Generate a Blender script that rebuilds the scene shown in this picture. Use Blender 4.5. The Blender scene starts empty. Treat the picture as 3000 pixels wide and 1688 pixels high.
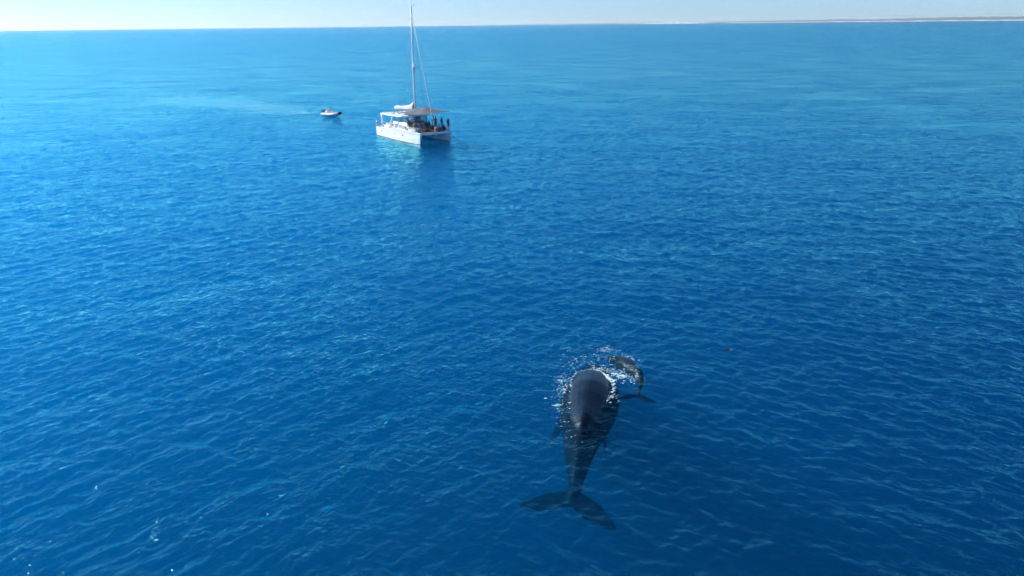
import bpy, bmesh, math, random
import numpy as np
from mathutils import Vector, Matrix, Quaternion

scene = bpy.context.scene
COL = scene.collection
R = math.radians
random.seed(7)
RNG = np.random.default_rng(11)

# ------------------------------------------------------------------ camera
CAM_H = 17.2
cam_d = bpy.data.cameras.new('camera')
cam_d.sensor_width = 36.0
cam_d.lens = 18.0 / math.tan(R(35))
cam_d.clip_start = 0.1
cam_d.clip_end = 60000
cam = bpy.data.objects.new('camera', cam_d)
COL.objects.link(cam)
cam.location = (0, 0, CAM_H)
cam.rotation_euler = (Matrix.Rotation(R(90 - 19.84), 3, 'X') @ Matrix.Rotation(R(-0.64), 3, 'Z')).to_euler()
scene.camera = cam

# ------------------------------------------------------------------ sky and sun
SUN_AZ = 70.0      # degrees left of the view direction (+Y towards -X)
SUN_EL = 31.0
world = bpy.data.worlds.new('World')
scene.world = world
world.use_nodes = True
wn = world.node_tree.nodes
wl = world.node_tree.links
bg = wn['Background']
sky = wn.new('ShaderNodeTexSky')
sky.sky_type = 'NISHITA'
sky.sun_disc = False
sky.sun_elevation = R(SUN_EL)
sky.sun_rotation = R(-SUN_AZ)
sky.altitude = 0
sky.air_density = 0.65
sky.dust_density = 0.3
sky.ozone_density = 8.0
wl.new(sky.outputs[0], bg.inputs[0])
bg.inputs[1].default_value = 0.11

sun_d = bpy.data.lights.new('sun', 'SUN')
sun_d.energy = 5.0
sun_d.angle = R(0.53)
sun_d.color = (1.0, 0.975, 0.94)
sun = bpy.data.objects.new('sun', sun_d)
COL.objects.link(sun)
to_sun = Vector((-math.sin(R(SUN_AZ)) * math.cos(R(SUN_EL)), math.cos(R(SUN_AZ)) * math.cos(R(SUN_EL)), math.sin(R(SUN_EL))))
sun.rotation_euler = to_sun.to_track_quat('Z', 'Y').to_euler()
sun.location = to_sun * 60

vs = scene.view_settings
vs.view_transform = 'Standard'
vs.look = 'None'
vs.exposure = 0.55
vs.gamma = 1.0
vs.use_curve_mapping = False
cy = scene.cycles
cy.max_bounces = 14
cy.volume_bounces = 1
cy.use_light_tree = False
cy.glossy_bounces = 4
cy.diffuse_bounces = 3
cy.transparent_max_bounces = 16
cy.denoising_input_passes = 'RGB'
cy.use_adaptive_sampling = True
cy.adaptive_threshold = 0.05
cy.time_limit = 1000
cy.sample_clamp_indirect = 6.0

# ------------------------------------------------------------------ helpers
def tag(o, label=None, cat=None, group=None, kind=None):
    if label: o['label'] = label
    if cat: o['category'] = cat
    if group: o['group'] = group
    if kind: o['kind'] = kind
    return o

def link(o, parent=None):
    COL.objects.link(o)
    if parent is not None:
        o.parent = parent
    return o

def empty(name, loc=(0, 0, 0), rz=0.0):
    o = bpy.data.objects.new(name, None)
    o.empty_display_size = 0.2
    o.location = loc
    o.rotation_euler = (0, 0, rz)
    return link(o)

def mesh_obj(name, verts, faces, material, parent=None, smooth=False):
    me = bpy.data.meshes.new(name)
    me.from_pydata([tuple(v) for v in verts], [], faces)
    me.update()
    if smooth:
        me.polygons.foreach_set('use_smooth', [True] * len(me.polygons))
    if material: me.materials.append(material)
    return link(bpy.data.objects.new(name, me), parent)

def bm_obj(name, bm, material, parent=None, smooth=False):
    bmesh.ops.recalc_face_normals(bm, faces=bm.faces)
    me = bpy.data.meshes.new(name)
    bm.to_mesh(me)
    bm.free()
    if smooth:
        me.polygons.foreach_set('use_smooth', [True] * len(me.polygons))
    me.materials.append(material)
    return link(bpy.data.objects.new(name, me), parent)

def nodes_mat(name):
    m = bpy.data.materials.new(name)
    m.use_nodes = True
    return m, m.node_tree.nodes, m.node_tree.links

def pmat(name, col, rough=0.5, metal=0.0, var=0.12, scale=6.0, coat=0.0, spec=0.5):
    """Principled material whose colour drifts a little with a noise (wear, salt, fading)."""
    m, n, l = nodes_mat(name)
    b = n['Principled BSDF']
    tc = n.new('ShaderNodeTexCoord')
    nz = n.new('ShaderNodeTexNoise')
    nz.inputs['Scale'].default_value = scale
    nz.inputs['Detail'].default_value = 4
    l.new(tc.outputs['Object'], nz.inputs['Vector'])
    mx = n.new('ShaderNodeMix'); mx.data_type = 'RGBA'
    mx.inputs[6].default_value = (*[c * (1 - var) for c in col], 1)
    mx.inputs[7].default_value = (*[min(1, c * (1 + var)) for c in col], 1)
    l.new(nz.outputs['Fac'], mx.inputs[0])
    l.new(mx.outputs[2], b.inputs['Base Color'])
    b.inputs['Roughness'].default_value = rough
    b.inputs['Metallic'].default_value = metal
    b.inputs['Coat Weight'].default_value = coat
    b.inputs['Specular IOR Level'].default_value = spec
    return m

# ------------------------------------------------------------------ sea
# deep-water waves: many small sinusoids with a broad spread of directions
NW = 110
lam = np.exp(RNG.uniform(np.log(0.5), np.log(14.0), NW))
# two crossing wave trains, each with its own spread of directions
wdir = np.where(np.arange(NW) % 2 == 0, R(-40), R(-118)) + RNG.normal(0, 0.36, NW)
wk = 2 * np.pi / lam
slope = 0.031 * np.clip(lam / 0.6, 0.8, 1.0) * np.clip(1.7 / lam, 0.0, 1.0) ** 1.6
wamp = slope / wk
wph = RNG.uniform(0, 2 * np.pi, NW)

SLICK_A, SLICK_B = Vector((-40.5, 154)), Vector((-96, 205))
def calm(x, y):
    """smoother water where the whales have just broken the surface and along the wake of the small boat"""
    d = np.hypot((x - 4.2) / 4.2, (y - 32.0) / 6.0)
    c = 1.0 - 0.55 * np.exp(-d ** 4)
    dv = SLICK_B - SLICK_A; ln = dv.length; dv = dv / ln
    al = ((x - SLICK_A.x) * dv.x + (y - SLICK_A.y) * dv.y) / ln
    ac = -(x - SLICK_A.x) * dv.y + (y - SLICK_A.y) * dv.x + 5 * np.sin(al * 5.0) * al + 1.5 * np.sin(x * 0.31 + y * 0.17)
    q = np.exp(-(ac / (3.0 + 12.0 * np.clip(al, 0, 1.2))) ** 2) * np.clip((al + 0.01) / 0.08, 0, 1) * np.clip((1.15 - al) / 0.4, 0, 1)
    return c * (1.0 - 0.85 * q)

def wave(x, y, spacing=None):
    x = np.asarray(x, float); y = np.asarray(y, float)
    h = np.zeros_like(x)
    for i in range(NW):
        a = wamp[i]
        p = wk[i] * (x * np.cos(wdir[i]) + y * np.sin(wdir[i])) + wph[i]
        s = np.sin(p)
        t = a * (s + 0.34 * np.sin(2 * p - 0.5 * np.pi))   # slightly peaked crests
        if spacing is not None:
            t = t * np.clip((lam[i] / spacing - 2.0) / 2.2, 0, 1)
        h += t
    return h * calm(x, y)

def sea_material():
    m, n, l = nodes_mat('sea_water')
    n.remove(n['Principled BSDF'])
    out = n['Material Output']
    # --- node group: height of the small ripples at a point
    g = bpy.data.node_groups.new('ripple_height', 'ShaderNodeTree')
    g.interface.new_socket('Vector', in_out='INPUT', socket_type='NodeSocketVector')
    g.interface.new_socket('Height', in_out='OUTPUT', socket_type='NodeSocketFloat')
    gn, gl = g.nodes, g.links
    gi = gn.new('NodeGroupInput'); go = gn.new('NodeGroupOutput')
    def noise(scale, detail, rough, stretch, rot, dist=0.0):
        mp = gn.new('ShaderNodeMapping')
        mp.inputs['Rotation'].default_value = (0, 0, rot)
        mp.vector_type = 'TEXTURE'
        mp.inputs['Scale'].default_value = (stretch, 1, 1)
        gl.new(gi.outputs[0], mp.inputs[0])
        z = gn.new('ShaderNodeTexNoise')
        z.noise_dimensions = '2D'
        z.inputs['Scale'].default_value = scale
        z.inputs['Detail'].default_value = detail
        z.inputs['Roughness'].default_value = rough
        z.inputs['Distortion'].default_value = dist
        gl.new(mp.outputs[0], z.inputs['Vector'])
        return z.outputs['Fac']
    def math_(op, a, b=None):
        k = gn.new('ShaderNodeMath'); k.operation = op
        for i, v in enumerate((a, b)):
            if v is None: continue
            if isinstance(v, (int, float)): k.inputs[i].default_value = v
            else: gl.new(v, k.inputs[i])
        return k.outputs[0]
    def ridge(f, amp):      # sharp crests
        a = math_('ABSOLUTE', math_('SUBTRACT', f, 0.5))
        return math_('MULTIPLY', a, -amp)
    n1 = noise(0.6, 1.0, 0.5, 1.7, R(20))
    n2 = noise(2.3, 1.0, 0.55, 2.2, R(48))
    n3 = noise(2.4, 1.0, 0.55, 2.2, R(-30))
    n4 = noise(6.0, 1.5, 0.6, 1.8, R(15))
    h = math_('ADD', math_('MULTIPLY', n1, A1), ridge(n2, A2))
    h = math_('ADD', h, ridge(n3, A2))
    n5 = noise(0.12, 3.0, 0.6, 1.6, R(10))
    h = math_('ADD', h, ridge(n4, A3))
    h = math_('ADD', h, math_('MULTIPLY', n5, 0.65))
    gl.new(h, go.inputs[0])
    # --- slopes by finite differences
    geo = n.new('ShaderNodeNewGeometry')
    D = 0.03
    def hgt(off):
        a = n.new('ShaderNodeVectorMath'); a.operation = 'ADD'
        a.inputs[1].default_value = off
        l.new(geo.outputs['Position'], a.inputs[0])
        q = n.new('ShaderNodeGroup'); q.node_tree = g
        l.new(a.outputs[0], q.inputs[0])
        return q.outputs[0]
    h0, hx, hy = hgt((0, 0, 0)), hgt((D, 0, 0)), hgt((0, D, 0))
    def m_(op, a, b=None, c=None):
        k = n.new('ShaderNodeMath'); k.operation = op
        for i, v in enumerate((a, b, c)):
            if v is None: continue
            if isinstance(v, (int, float)): k.inputs[i].default_value = v
            else: l.new(v, k.inputs[i])
        return k.outputs[0]
    # gusts: patches of rougher and smoother water
    gz = n.new('ShaderNodeTexNoise'); gz.noise_dimensions = '2D'
    gz.inputs['Scale'].default_value = 0.075
    gz.inputs['Detail'].default_value = 4
    gmp = n.new('ShaderNodeMapping'); gmp.inputs['Scale'].default_value = (0.6, 1, 1)
    l.new(geo.outputs['Position'], gmp.inputs[0]); l.new(gmp.outputs[0], gz.inputs['Vector'])
    gust = m_('MULTIPLY_ADD', gz.outputs['Fac'], 2.2, -0.15)
    # smooth slick trailing behind the inflatable boat
    sep = n.new('ShaderNodeSeparateXYZ'); l.new(geo.outputs['Position'], sep.inputs[0])
    SL_A, SL_B = SLICK_A, SLICK_B
    dv = (SL_B - SL_A); ln = dv.length; dv /= ln
    px = m_('SUBTRACT', sep.outputs[0], SL_A.x); py = m_('SUBTRACT', sep.outputs[1], SL_A.y)
    along = m_('DIVIDE', m_('ADD', m_('MULTIPLY', px, dv.x), m_('MULTIPLY', py, dv.y)), ln)
    across = m_('ADD', m_('MULTIPLY', px, -dv.y), m_('MULTIPLY', py, dv.x))
    across = m_('ADD', across, m_('MULTIPLY', m_('SUBTRACT', gz.outputs['Fac'], 0.5), 10))
    width = m_('MULTIPLY_ADD', along, 13.0, 3.0)
    q = m_('DIVIDE', across, width)
    sl = m_('EXPONENT', m_('MULTIPLY', m_('MULTIPLY', q, q), -1.0))
    win = n.new('ShaderNodeMapRange'); win.interpolation_type = 'SMOOTHSTEP'
    win.inputs['From Min'].default_value = -0.02; win.inputs['From Max'].default_value = 0.12
    l.new(along, win.inputs['Value'])
    win2 = n.new('ShaderNodeMapRange'); win2.interpolation_type = 'SMOOTHSTEP'
    win2.inputs['From Min'].default_value = 1.1; win2.inputs['From Max'].default_value = 0.6
    l.new(along, win2.inputs['Value'])
    sl = m_('MULTIPLY', sl, m_('MULTIPLY', win.outputs[0], win2.outputs[0]))
    gust = m_('MULTIPLY', gust, m_('MULTIPLY_ADD', sl, -0.85, 1.0))
    # calmer water round the whales
    cx = m_('DIVIDE', m_('SUBTRACT', sep.outputs[0], 4.0), 4.5)
    cyy = m_('DIVIDE', m_('SUBTRACT', sep.outputs[1], 31.0), 7.0)
    rr = m_('ADD', m_('MULTIPLY', cx, cx), m_('MULTIPLY', cyy, cyy))
    cal = m_('EXPONENT', m_('MULTIPLY', m_('MULTIPLY', rr, rr), -1.0))
    gust = m_('MULTIPLY', gust, m_('MULTIPLY_ADD', cal, -0.45, 1.0))
    # far out the mesh no longer carries the short waves; the ripples take over their slope
    vl = n.new('ShaderNodeVectorMath'); vl.operation = 'LENGTH'; l.new(geo.outputs['Position'], vl.inputs[0])
    fa = n.new('ShaderNodeMapRange'); fa.inputs['From Min'].default_value = 90; fa.inputs['From Max'].default_value = 600
    l.new(vl.outputs['Value'], fa.inputs['Value'])
    gust = m_('MULTIPLY', gust, m_('MULTIPLY_ADD', m_('SQRT', fa.outputs[0]), 0.85, 1.0))
    kx = m_('MULTIPLY', m_('DIVIDE', m_('SUBTRACT', h0, hx), D), gust)
    ky = m_('MULTIPLY', m_('DIVIDE', m_('SUBTRACT', h0, hy), D), gust)
    cmb = n.new('ShaderNodeCombineXYZ'); l.new(kx, cmb.inputs[0]); l.new(ky, cmb.inputs[1])
    add = n.new('ShaderNodeVectorMath'); add.operation = 'ADD'
    l.new(geo.outputs['Normal'], add.inputs[0]); l.new(cmb.outputs[0], add.inputs[1])
    nrm = n.new('ShaderNodeVectorMath'); nrm.operation = 'NORMALIZE'; l.new(add.outputs[0], nrm.inputs[0])
    N = nrm.outputs[0]
    # Schlick reflectance, the same from above and from below the surface
    dt = n.new('ShaderNodeVectorMath'); dt.operation = 'DOT_PRODUCT'
    l.new(N, dt.inputs[0]); l.new(geo.outputs['Incoming'], dt.inputs[1])
    one_c = m_('SUBTRACT', 1.0, m_('MINIMUM', m_('ABSOLUTE', dt.outputs['Value']), 1.0))
    refl = m_('MULTIPLY_ADD', m_('POWER', one_c, 5.0), 1.0 - SEA_F0, SEA_F0)
    gl_ = n.new('ShaderNodeBsdfGlossy'); gl_.inputs['Roughness'].default_value = SEA_ROUGH
    gl_.inputs['Color'].default_value = (0.37, 1.0, 0.92, 1)
    l.new(N, gl_.inputs['Normal'])
    tr = n.new('ShaderNodeBsdfTransparent')
    mx = n.new('ShaderNodeMixShader')
    l.new(refl, mx.inputs[0]); l.new(tr.outputs[0], mx.inputs[1]); l.new(gl_.outputs[0], mx.inputs[2])
    l.new(mx.outputs[0], out.inputs['Surface'])
    # suspended particles scatter strongly forward, the water itself scatters blue more evenly
    sh_ = []
    for col, dens, ani in SCATTER:
        q_ = n.new('ShaderNodeVolumeScatter')
        q_.inputs['Color'].default_value = (*col, 1); q_.inputs['Density'].default_value = dens; q_.inputs['Anisotropy'].default_value = ani
        sh_.append(q_)
    va = n.new('ShaderNodeVolumeAbsorption')
    va.inputs['Color'].default_value = (*ABS_C, 1); va.inputs['Density'].default_value = ABS_D
    ad = n.new('ShaderNodeAddShader'); l.new(sh_[0].outputs[0], ad.inputs[0]); l.new(sh_[1].outputs[0], ad.inputs[1])
    ad0 = ad
    ad = n.new('ShaderNodeAddShader'); l.new(ad0.outputs[0], ad.inputs[0]); l.new(va.outputs[0], ad.inputs[1])
    l.new(ad.outputs[0], out.inputs['Volume'])
    return m

# ripples, and what the water scatters and absorbs
A1, A2, A3 = 0.10, 0.118, 0.040
SEA_ROUGH = 0.04
SEA_F0 = 0.02
SCATTER = [((0.0, 0.345, 0.30), 0.10, 0.80), ((0.002, 0.0, 0.95), 0.056, 0.50)]
ABS_C, ABS_D = (0.0, 0.865, 0.996), 0.31

def build_sea():
    rl = [3.0]                                      # rows grow steadily coarser with distance
    while rl[-1] < 15500:
        q = rl[-1]
        rl.append(q * (1 + (0.03 if q < 14 else float(np.interp(np.log(q), np.log([14, 40, 120, 250, 900, 4000, 15500]), [0.0032, 0.0030, 0.0034, 0.007, 0.02, 0.04, 0.06])))))
    r = np.array(rl)
    NR = len(r)
    fine = np.linspace(R(-52), R(52), 760)
    coarse = np.linspace(R(52), R(308), 70)[1:-1]
    th = np.concatenate([fine, coarse]); NT = len(th)
    dth = np.empty(NT); dth[:] = np.gradient(np.concatenate([th, [th[0] + 2 * np.pi]]))[:NT]
    rr, tt = np.meshgrid(r, th, indexing='ij')
    x = rr * np.sin(tt); y = rr * np.cos(tt)
    spacing = np.maximum(np.gradient(r)[:, None], rr * dth[None, :])
    z = np.zeros_like(x)
    k = int(np.searchsorted(r, 2500.0))
    z[:k, :760] = wave(x[:k, :760], y[:k, :760], spacing[:k, :760])
    edge = np.clip((R(50) - np.abs(tt[:, :760])) / R(6), 0, 1)
    z[:, :760] *= edge
    co = np.stack([x, y, z], -1).reshape(-1, 3)
    co = np.concatenate([co, [[0, 0, 0]]]).astype(np.float32)
    i = np.arange(NR - 1)[:, None]; j = np.arange(NT)[None, :]; j2 = (j + 1) % NT
    quads = np.stack(np.broadcast_arrays(i * NT + j, i * NT + j2, (i + 1) * NT + j2, (i + 1) * NT + j), -1).reshape(-1, 4)
    c = len(co) - 1
    jj = np.arange(NT)
    tris = np.stack([np.full(NT, c), (jj + 1) % NT, jj], -1)
    me = bpy.data.meshes.new('sea')
    me.vertices.add(len(co)); me.vertices.foreach_set('co', co.ravel())
    loops = np.concatenate([quads.ravel(), tris.ravel()]).astype(np.int32)
    me.loops.add(len(loops)); me.loops.foreach_set('vertex_index', loops)
    starts = np.concatenate([np.arange(len(quads)) * 4, len(quads) * 4 + np.arange(NT) * 3]).astype(np.int32)
    me.polygons.add(len(starts)); me.polygons.foreach_set('loop_start', starts)
    me.polygons.foreach_set('use_smooth', np.ones(len(starts), bool))
    me.update(calc_edges=True)
    me.materials.append(sea_material())
    o = link(bpy.data.objects.new('sea', me))
    if me.polygons[0].normal.z < 0: print('SEA NORMALS DOWN')
    tag(o, kind='structure')
    # seabed far below
    N = 64
    vb = [(16000 * math.cos(2 * math.pi * k / N), 16000 * math.sin(2 * math.pi * k / N), -45) for k in range(N)]
    sb = mesh_obj('seabed', vb, [list(range(N))], pmat('seabed_sand', (0.10, 0.12, 0.12), 0.9, scale=0.02))
    tag(sb, kind='structure')
build_sea()

# ------------------------------------------------------------------ far coast
def smooth_noise(x, seed, octaves=5, base=0.05):
    rg = np.random.default_rng(seed)
    out = np.zeros_like(x)
    for k in range(octaves):
        f = base * 2 ** k
        for _ in range(3):
            out += np.sin(x * f * rg.uniform(0.7, 1.4) + rg.uniform(0, 6.3)) / (2 ** k) / 3
    return out

def build_coast():
    az = np.arange(-1.5, 56, 0.06)
    t = np.clip((az + 1.5) / 36.5, 0, 1.3)
    r0 = 14600 - 6000 * t ** 0.9                           # the shore comes nearer towards the right
    s = az * 40
    hgt = (9 + 34 * np.clip(t, 0, 1) ** 1.2) * (1 + 0.12 * smooth_noise(s, 3, 5, 0.02)) * np.clip((az + 1.5) / 4, 0.05, 1)
    def ring(dr, z):
        r = r0 + dr
        return np.stack([r * np.sin(np.radians(az)), r * np.cos(np.radians(az)), np.broadcast_to(z, az.shape)], -1)
    def strip(name, rows, mat, sel=None):
        n = len(az); v = np.concatenate(rows); f = []
        for k in range(len(rows) - 1):
            for i in range(n - 1):
                if sel is None or (sel[i] and sel[i + 1]):
                    f.append((k * n + i, k * n + i + 1, (k + 1) * n + i + 1, (k + 1) * n + i))
        o = mesh_obj(name, v, f, mat, smooth=True)
        bm = bmesh.new(); bm.from_mesh(o.data)
        bmesh.ops.delete(bm, geom=[q for q in bm.verts if not q.link_faces], context='VERTS')
        bm.to_mesh(o.data); bm.free()
        return o
    scrub = pmat('coastal_scrub', (0.12, 0.15, 0.15), 0.95, var=0.3, scale=0.004)
    sand = pmat('dune_sand', (0.62, 0.61, 0.58), 0.95, var=0.08, scale=0.01)
    rough = 1 + 0.10 * smooth_noise(s, 9, 6, 0.15)
    land = strip('coast_terrain', [ring(0, -1.0), ring(90, 2.0), ring(260, 0.42 * hgt), ring(700, 0.8 * hgt * rough), ring(1500, hgt * rough), ring(2600, hgt * 0.6), ring(3600, -2.0)], scrub)
    tag(land, kind='structure')
    beach_top = 5.5 + 2.2 * smooth_noise(s, 21, 5, 0.08)
    sel = (az > 15.5) | ((az > 3) & (az < 14) & (smooth_noise(s, 5, 3, 0.05) > 0.35))
    bt = np.clip(beach_top, 2.0, 9)
    b = strip('beach', [ring(-40, 0.15), ring(10, 2.2), ring(60, bt)], sand, sel)
    tag(b, kind='structure')
    # drifting sand face left of the long beach
    sel2 = (az > 9.2) & (az < 14.6)
    bulge = np.clip(1 - ((az - 12.0) / 2.8) ** 2, 0, 1)
    top = 3 + 16 * bulge * np.clip(0.75 + 0.7 * smooth_noise(s, 33, 6, 0.25), 0.1, 1.3)
    d = strip('sand_dune', [ring(-30, 0.2), ring(20, 0.45 * top), ring(75, top)], sand, sel2)
    tag(d, kind='structure')
build_coast()

# ------------------------------------------------------------------ whales
def catmull(pts, t):
    pts = np.asarray(pts, float); n = len(pts)
    seg = np.linalg.norm(np.diff(pts, axis=0), axis=1); cum = np.concatenate([[0], np.cumsum(seg)]); cum /= cum[-1]
    i = int(np.clip(np.searchsorted(cum, t, side='right') - 1, 0, n - 2))
    u = (t - cum[i]) / (cum[i + 1] - cum[i])
    p0 = pts[i - 1] if i > 0 else 2 * pts[0] - pts[1]
    p3 = pts[i + 2] if i + 2 < n else 2 * pts[-1] - pts[-2]
    p1, p2 = pts[i], pts[i + 1]
    return 0.5 * ((2 * p1) + (-p0 + p2) * u + (2 * p0 - 5 * p1 + 4 * p2 - p3) * u * u + (-p0 + 3 * p1 - 3 * p2 + p3) * u ** 3)

#          s      half-width  top    bottom  exponent(top)
PROFILE = np.array([
    [0.000, 0.06, 0.05, 0.10, 2.0], [0.020, 0.36, 0.18, 0.30, 2.0], [0.060, 0.64, 0.30, 0.55, 2.0],
    [0.120, 0.90, 0.46, 0.85, 2.0], [0.180, 1.10, 0.68, 1.10, 2.0], [0.240, 1.28, 0.92, 1.25, 2.0],
    [0.310, 1.42, 1.13, 1.30, 1.75], [0.400, 1.50, 1.25, 1.30, 1.65], [0.480, 1.44, 1.20, 1.22, 1.6],
    [0.560, 1.28, 1.08, 1.06, 1.52], [0.620, 1.10, 0.98, 0.92, 1.45], [0.680, 0.90, 0.86, 0.78, 1.35],
    [0.750, 0.72, 0.70, 0.62, 1.35], [0.820, 0.52, 0.54, 0.48, 1.4], [0.890, 0.36, 0.38, 0.34, 1.5],
    [0.950, 0.27, 0.24, 0.22, 1.7], [1.000, 0.20, 0.12, 0.12, 2.0]])

def whale_mesh(name, path, k, fluke_axis, fluke_span, fins, voxel, material):
    """one continuous body: loft along the spine, flukes, dorsal fin and flippers fused by a voxel remesh"""
    verts, faces = [], []
    NS, NA = 70, 28
    rings = []
    for i in range(NS):
        s = i / (NS - 1)
        c = catmull(path, s)
        T = catmull(path, min(1, s + 0.01)) - catmull(path, max(0, s - 0.01)); T /= np.linalg.norm(T)
        S = np.cross(T, [0, 0, 1.0]); S /= np.linalg.norm(S)          # sideways
        U = np.cross(S, T)
        w, ht, hb, ex = [np.interp(s, PROFILE[:, 0], PROFILE[:, j]) for j in range(1, 5)]
        w *= k; ht *= k; hb *= k
        ht += 0.10 * k * np.exp(-((s - 0.645) / 0.05) ** 2)           # dorsal fin
        if s > 0.6: ht += 0.012 * k * np.sin(s * 150) * np.clip((0.92 - s) * 8, 0, 1)   # knuckles of the tail stock
        ring = []
        for a in range(NA):
            ph = 2 * np.pi * a / NA
            ca, sa = np.cos(ph), np.sin(ph)
            e = ex if sa > 0 else 2.0
            x = w * np.sign(ca) * abs(ca) ** (2 / e); z = (ht if sa > 0 else hb) * np.sign(sa) * abs(sa) ** (2 / e)
            ring.append(len(verts)); verts.append(c + S * x + U * z)
        rings.append(ring)
    for i in range(NS - 1):
        for a in range(NA):
            b = (a + 1) % NA
            faces.append((rings[i][a], rings[i][b], rings[i + 1][b], rings[i + 1][a]))
    faces.append(rings[0][::-1]); faces.append(rings[-1])
    # blades (flukes and flippers): a root point, an outward axis, an aft axis, an up axis
    def blade(root, A, B, Up, span, le, te, thick):
        n, m = 22, 8
        base = len(verts)
        for iu in range(n):
            u = iu / (n - 1)
            b0, b1 = le(u), te(u)
            for top in (1, -1):
                for iv in range(m + 1):
                    v = iv / m
                    prof = (np.sin(np.pi * min(1, v ** 0.6)) * 0.9 + 0.12)
                    th = max(0.028, thick * (1 - 0.8 * u)) * prof
                    verts.append(np.array(root) + A * span * u + B * (b0 + (b1 - b0) * v) + Up * (top * th))
        st = 2 * (m + 1)
        for iu in range(n - 1):
            for iv in range(m):
                p = base + iu * st + iv
                faces.append((p, p + 1, p + st + 1, p + st))
                q = p + m + 1
                faces.append((q, q + st, q + st + 1, q + 1))
            for iv in (0, m):
                p = base + iu * st + iv; q = p + m + 1
                faces.append((p, p + st, q + st, q))
        for iu in (0, n - 1):
            p = base + iu * st
            for iv in range(m):
                faces.append((p + iv, p + iv + 1, p + m + 1 + iv + 1, p + m + 1 + iv))
    end = catmull(path, 0.985)
    T = catmull(path, 1.0) - catmull(path, 0.95); T /= np.linalg.norm(T)
    A = np.array(fluke_axis, float); A /= np.linalg.norm(A)
    B = T - A * (T @ A); B /= np.linalg.norm(B)
    Up = np.cross(A, B); Up *= np.sign(Up[2])
    for sg in (1, -1):
        le = lambda u: k * (-0.62 + 0.60 * u ** 1.25 + 0.62 * u ** 3.0)
        te = lambda u: k * (0.16 + 0.82 * np.sin(min(u * 1.25, 1) * np.pi / 2) + 0.05 * np.sin(u * 23) * (1 - u) - 0.15 * u ** 3)
        Au = A * sg - Up * 0.06
        blade(end, Au, B, Up, fluke_span / 2, le, te, 0.11 * k)
    for root, out, aft, span in fins:
        o = np.array(out, float); o /= np.linalg.norm(o)
        f = np.array(aft, float); f -= o * (f @ o); f /= np.linalg.norm(f)
        up = np.cross(o, f); up *= np.sign(up[2]) if abs(up[2]) > 1e-3 else 1
        le = lambda u: k * (-0.32 + 0.30 * u ** 2 + 0.03 * np.sin(u * 30))
        te = lambda u: k * (0.42 - 0.12 * u + 0.02 * np.sin(u * 19) - 0.02 * u ** 4)
        blade(root, o, f, up, span, le, te, 0.10 * k)
    org = catmull(path, 0.4); org[2] = 0
    me = bpy.data.meshes.new(name)
    me.from_pydata([tuple(v - org) for v in verts], [], faces)
    bm = bmesh.new(); bm.from_mesh(me); bmesh.ops.recalc_face_normals(bm, faces=bm.faces); bm.to_mesh(me); bm.free()
    tmp = bpy.data.objects.new(name + '_source', me)
    COL.objects.link(tmp)
    md = tmp.modifiers.new('fuse', 'REMESH'); md.mode = 'VOXEL'; md.voxel_size = voxel; md.use_smooth_shade = True
    sm = tmp.modifiers.new('soften', 'SMOOTH'); sm.factor = 0.5; sm.iterations = 4
    dg = bpy.context.evaluated_depsgraph_get()
    out = bpy.data.meshes.new_from_object(tmp.evaluated_get(dg))
    bpy.data.objects.remove(tmp)
    out.name = name
    out.polygons.foreach_set('use_smooth', [True] * len(out.polygons))
    out.materials.clear(); out.materials.append(material)
    o = bpy.data.objects.new(name, out)
    o.location = org
    return link(o)

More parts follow.
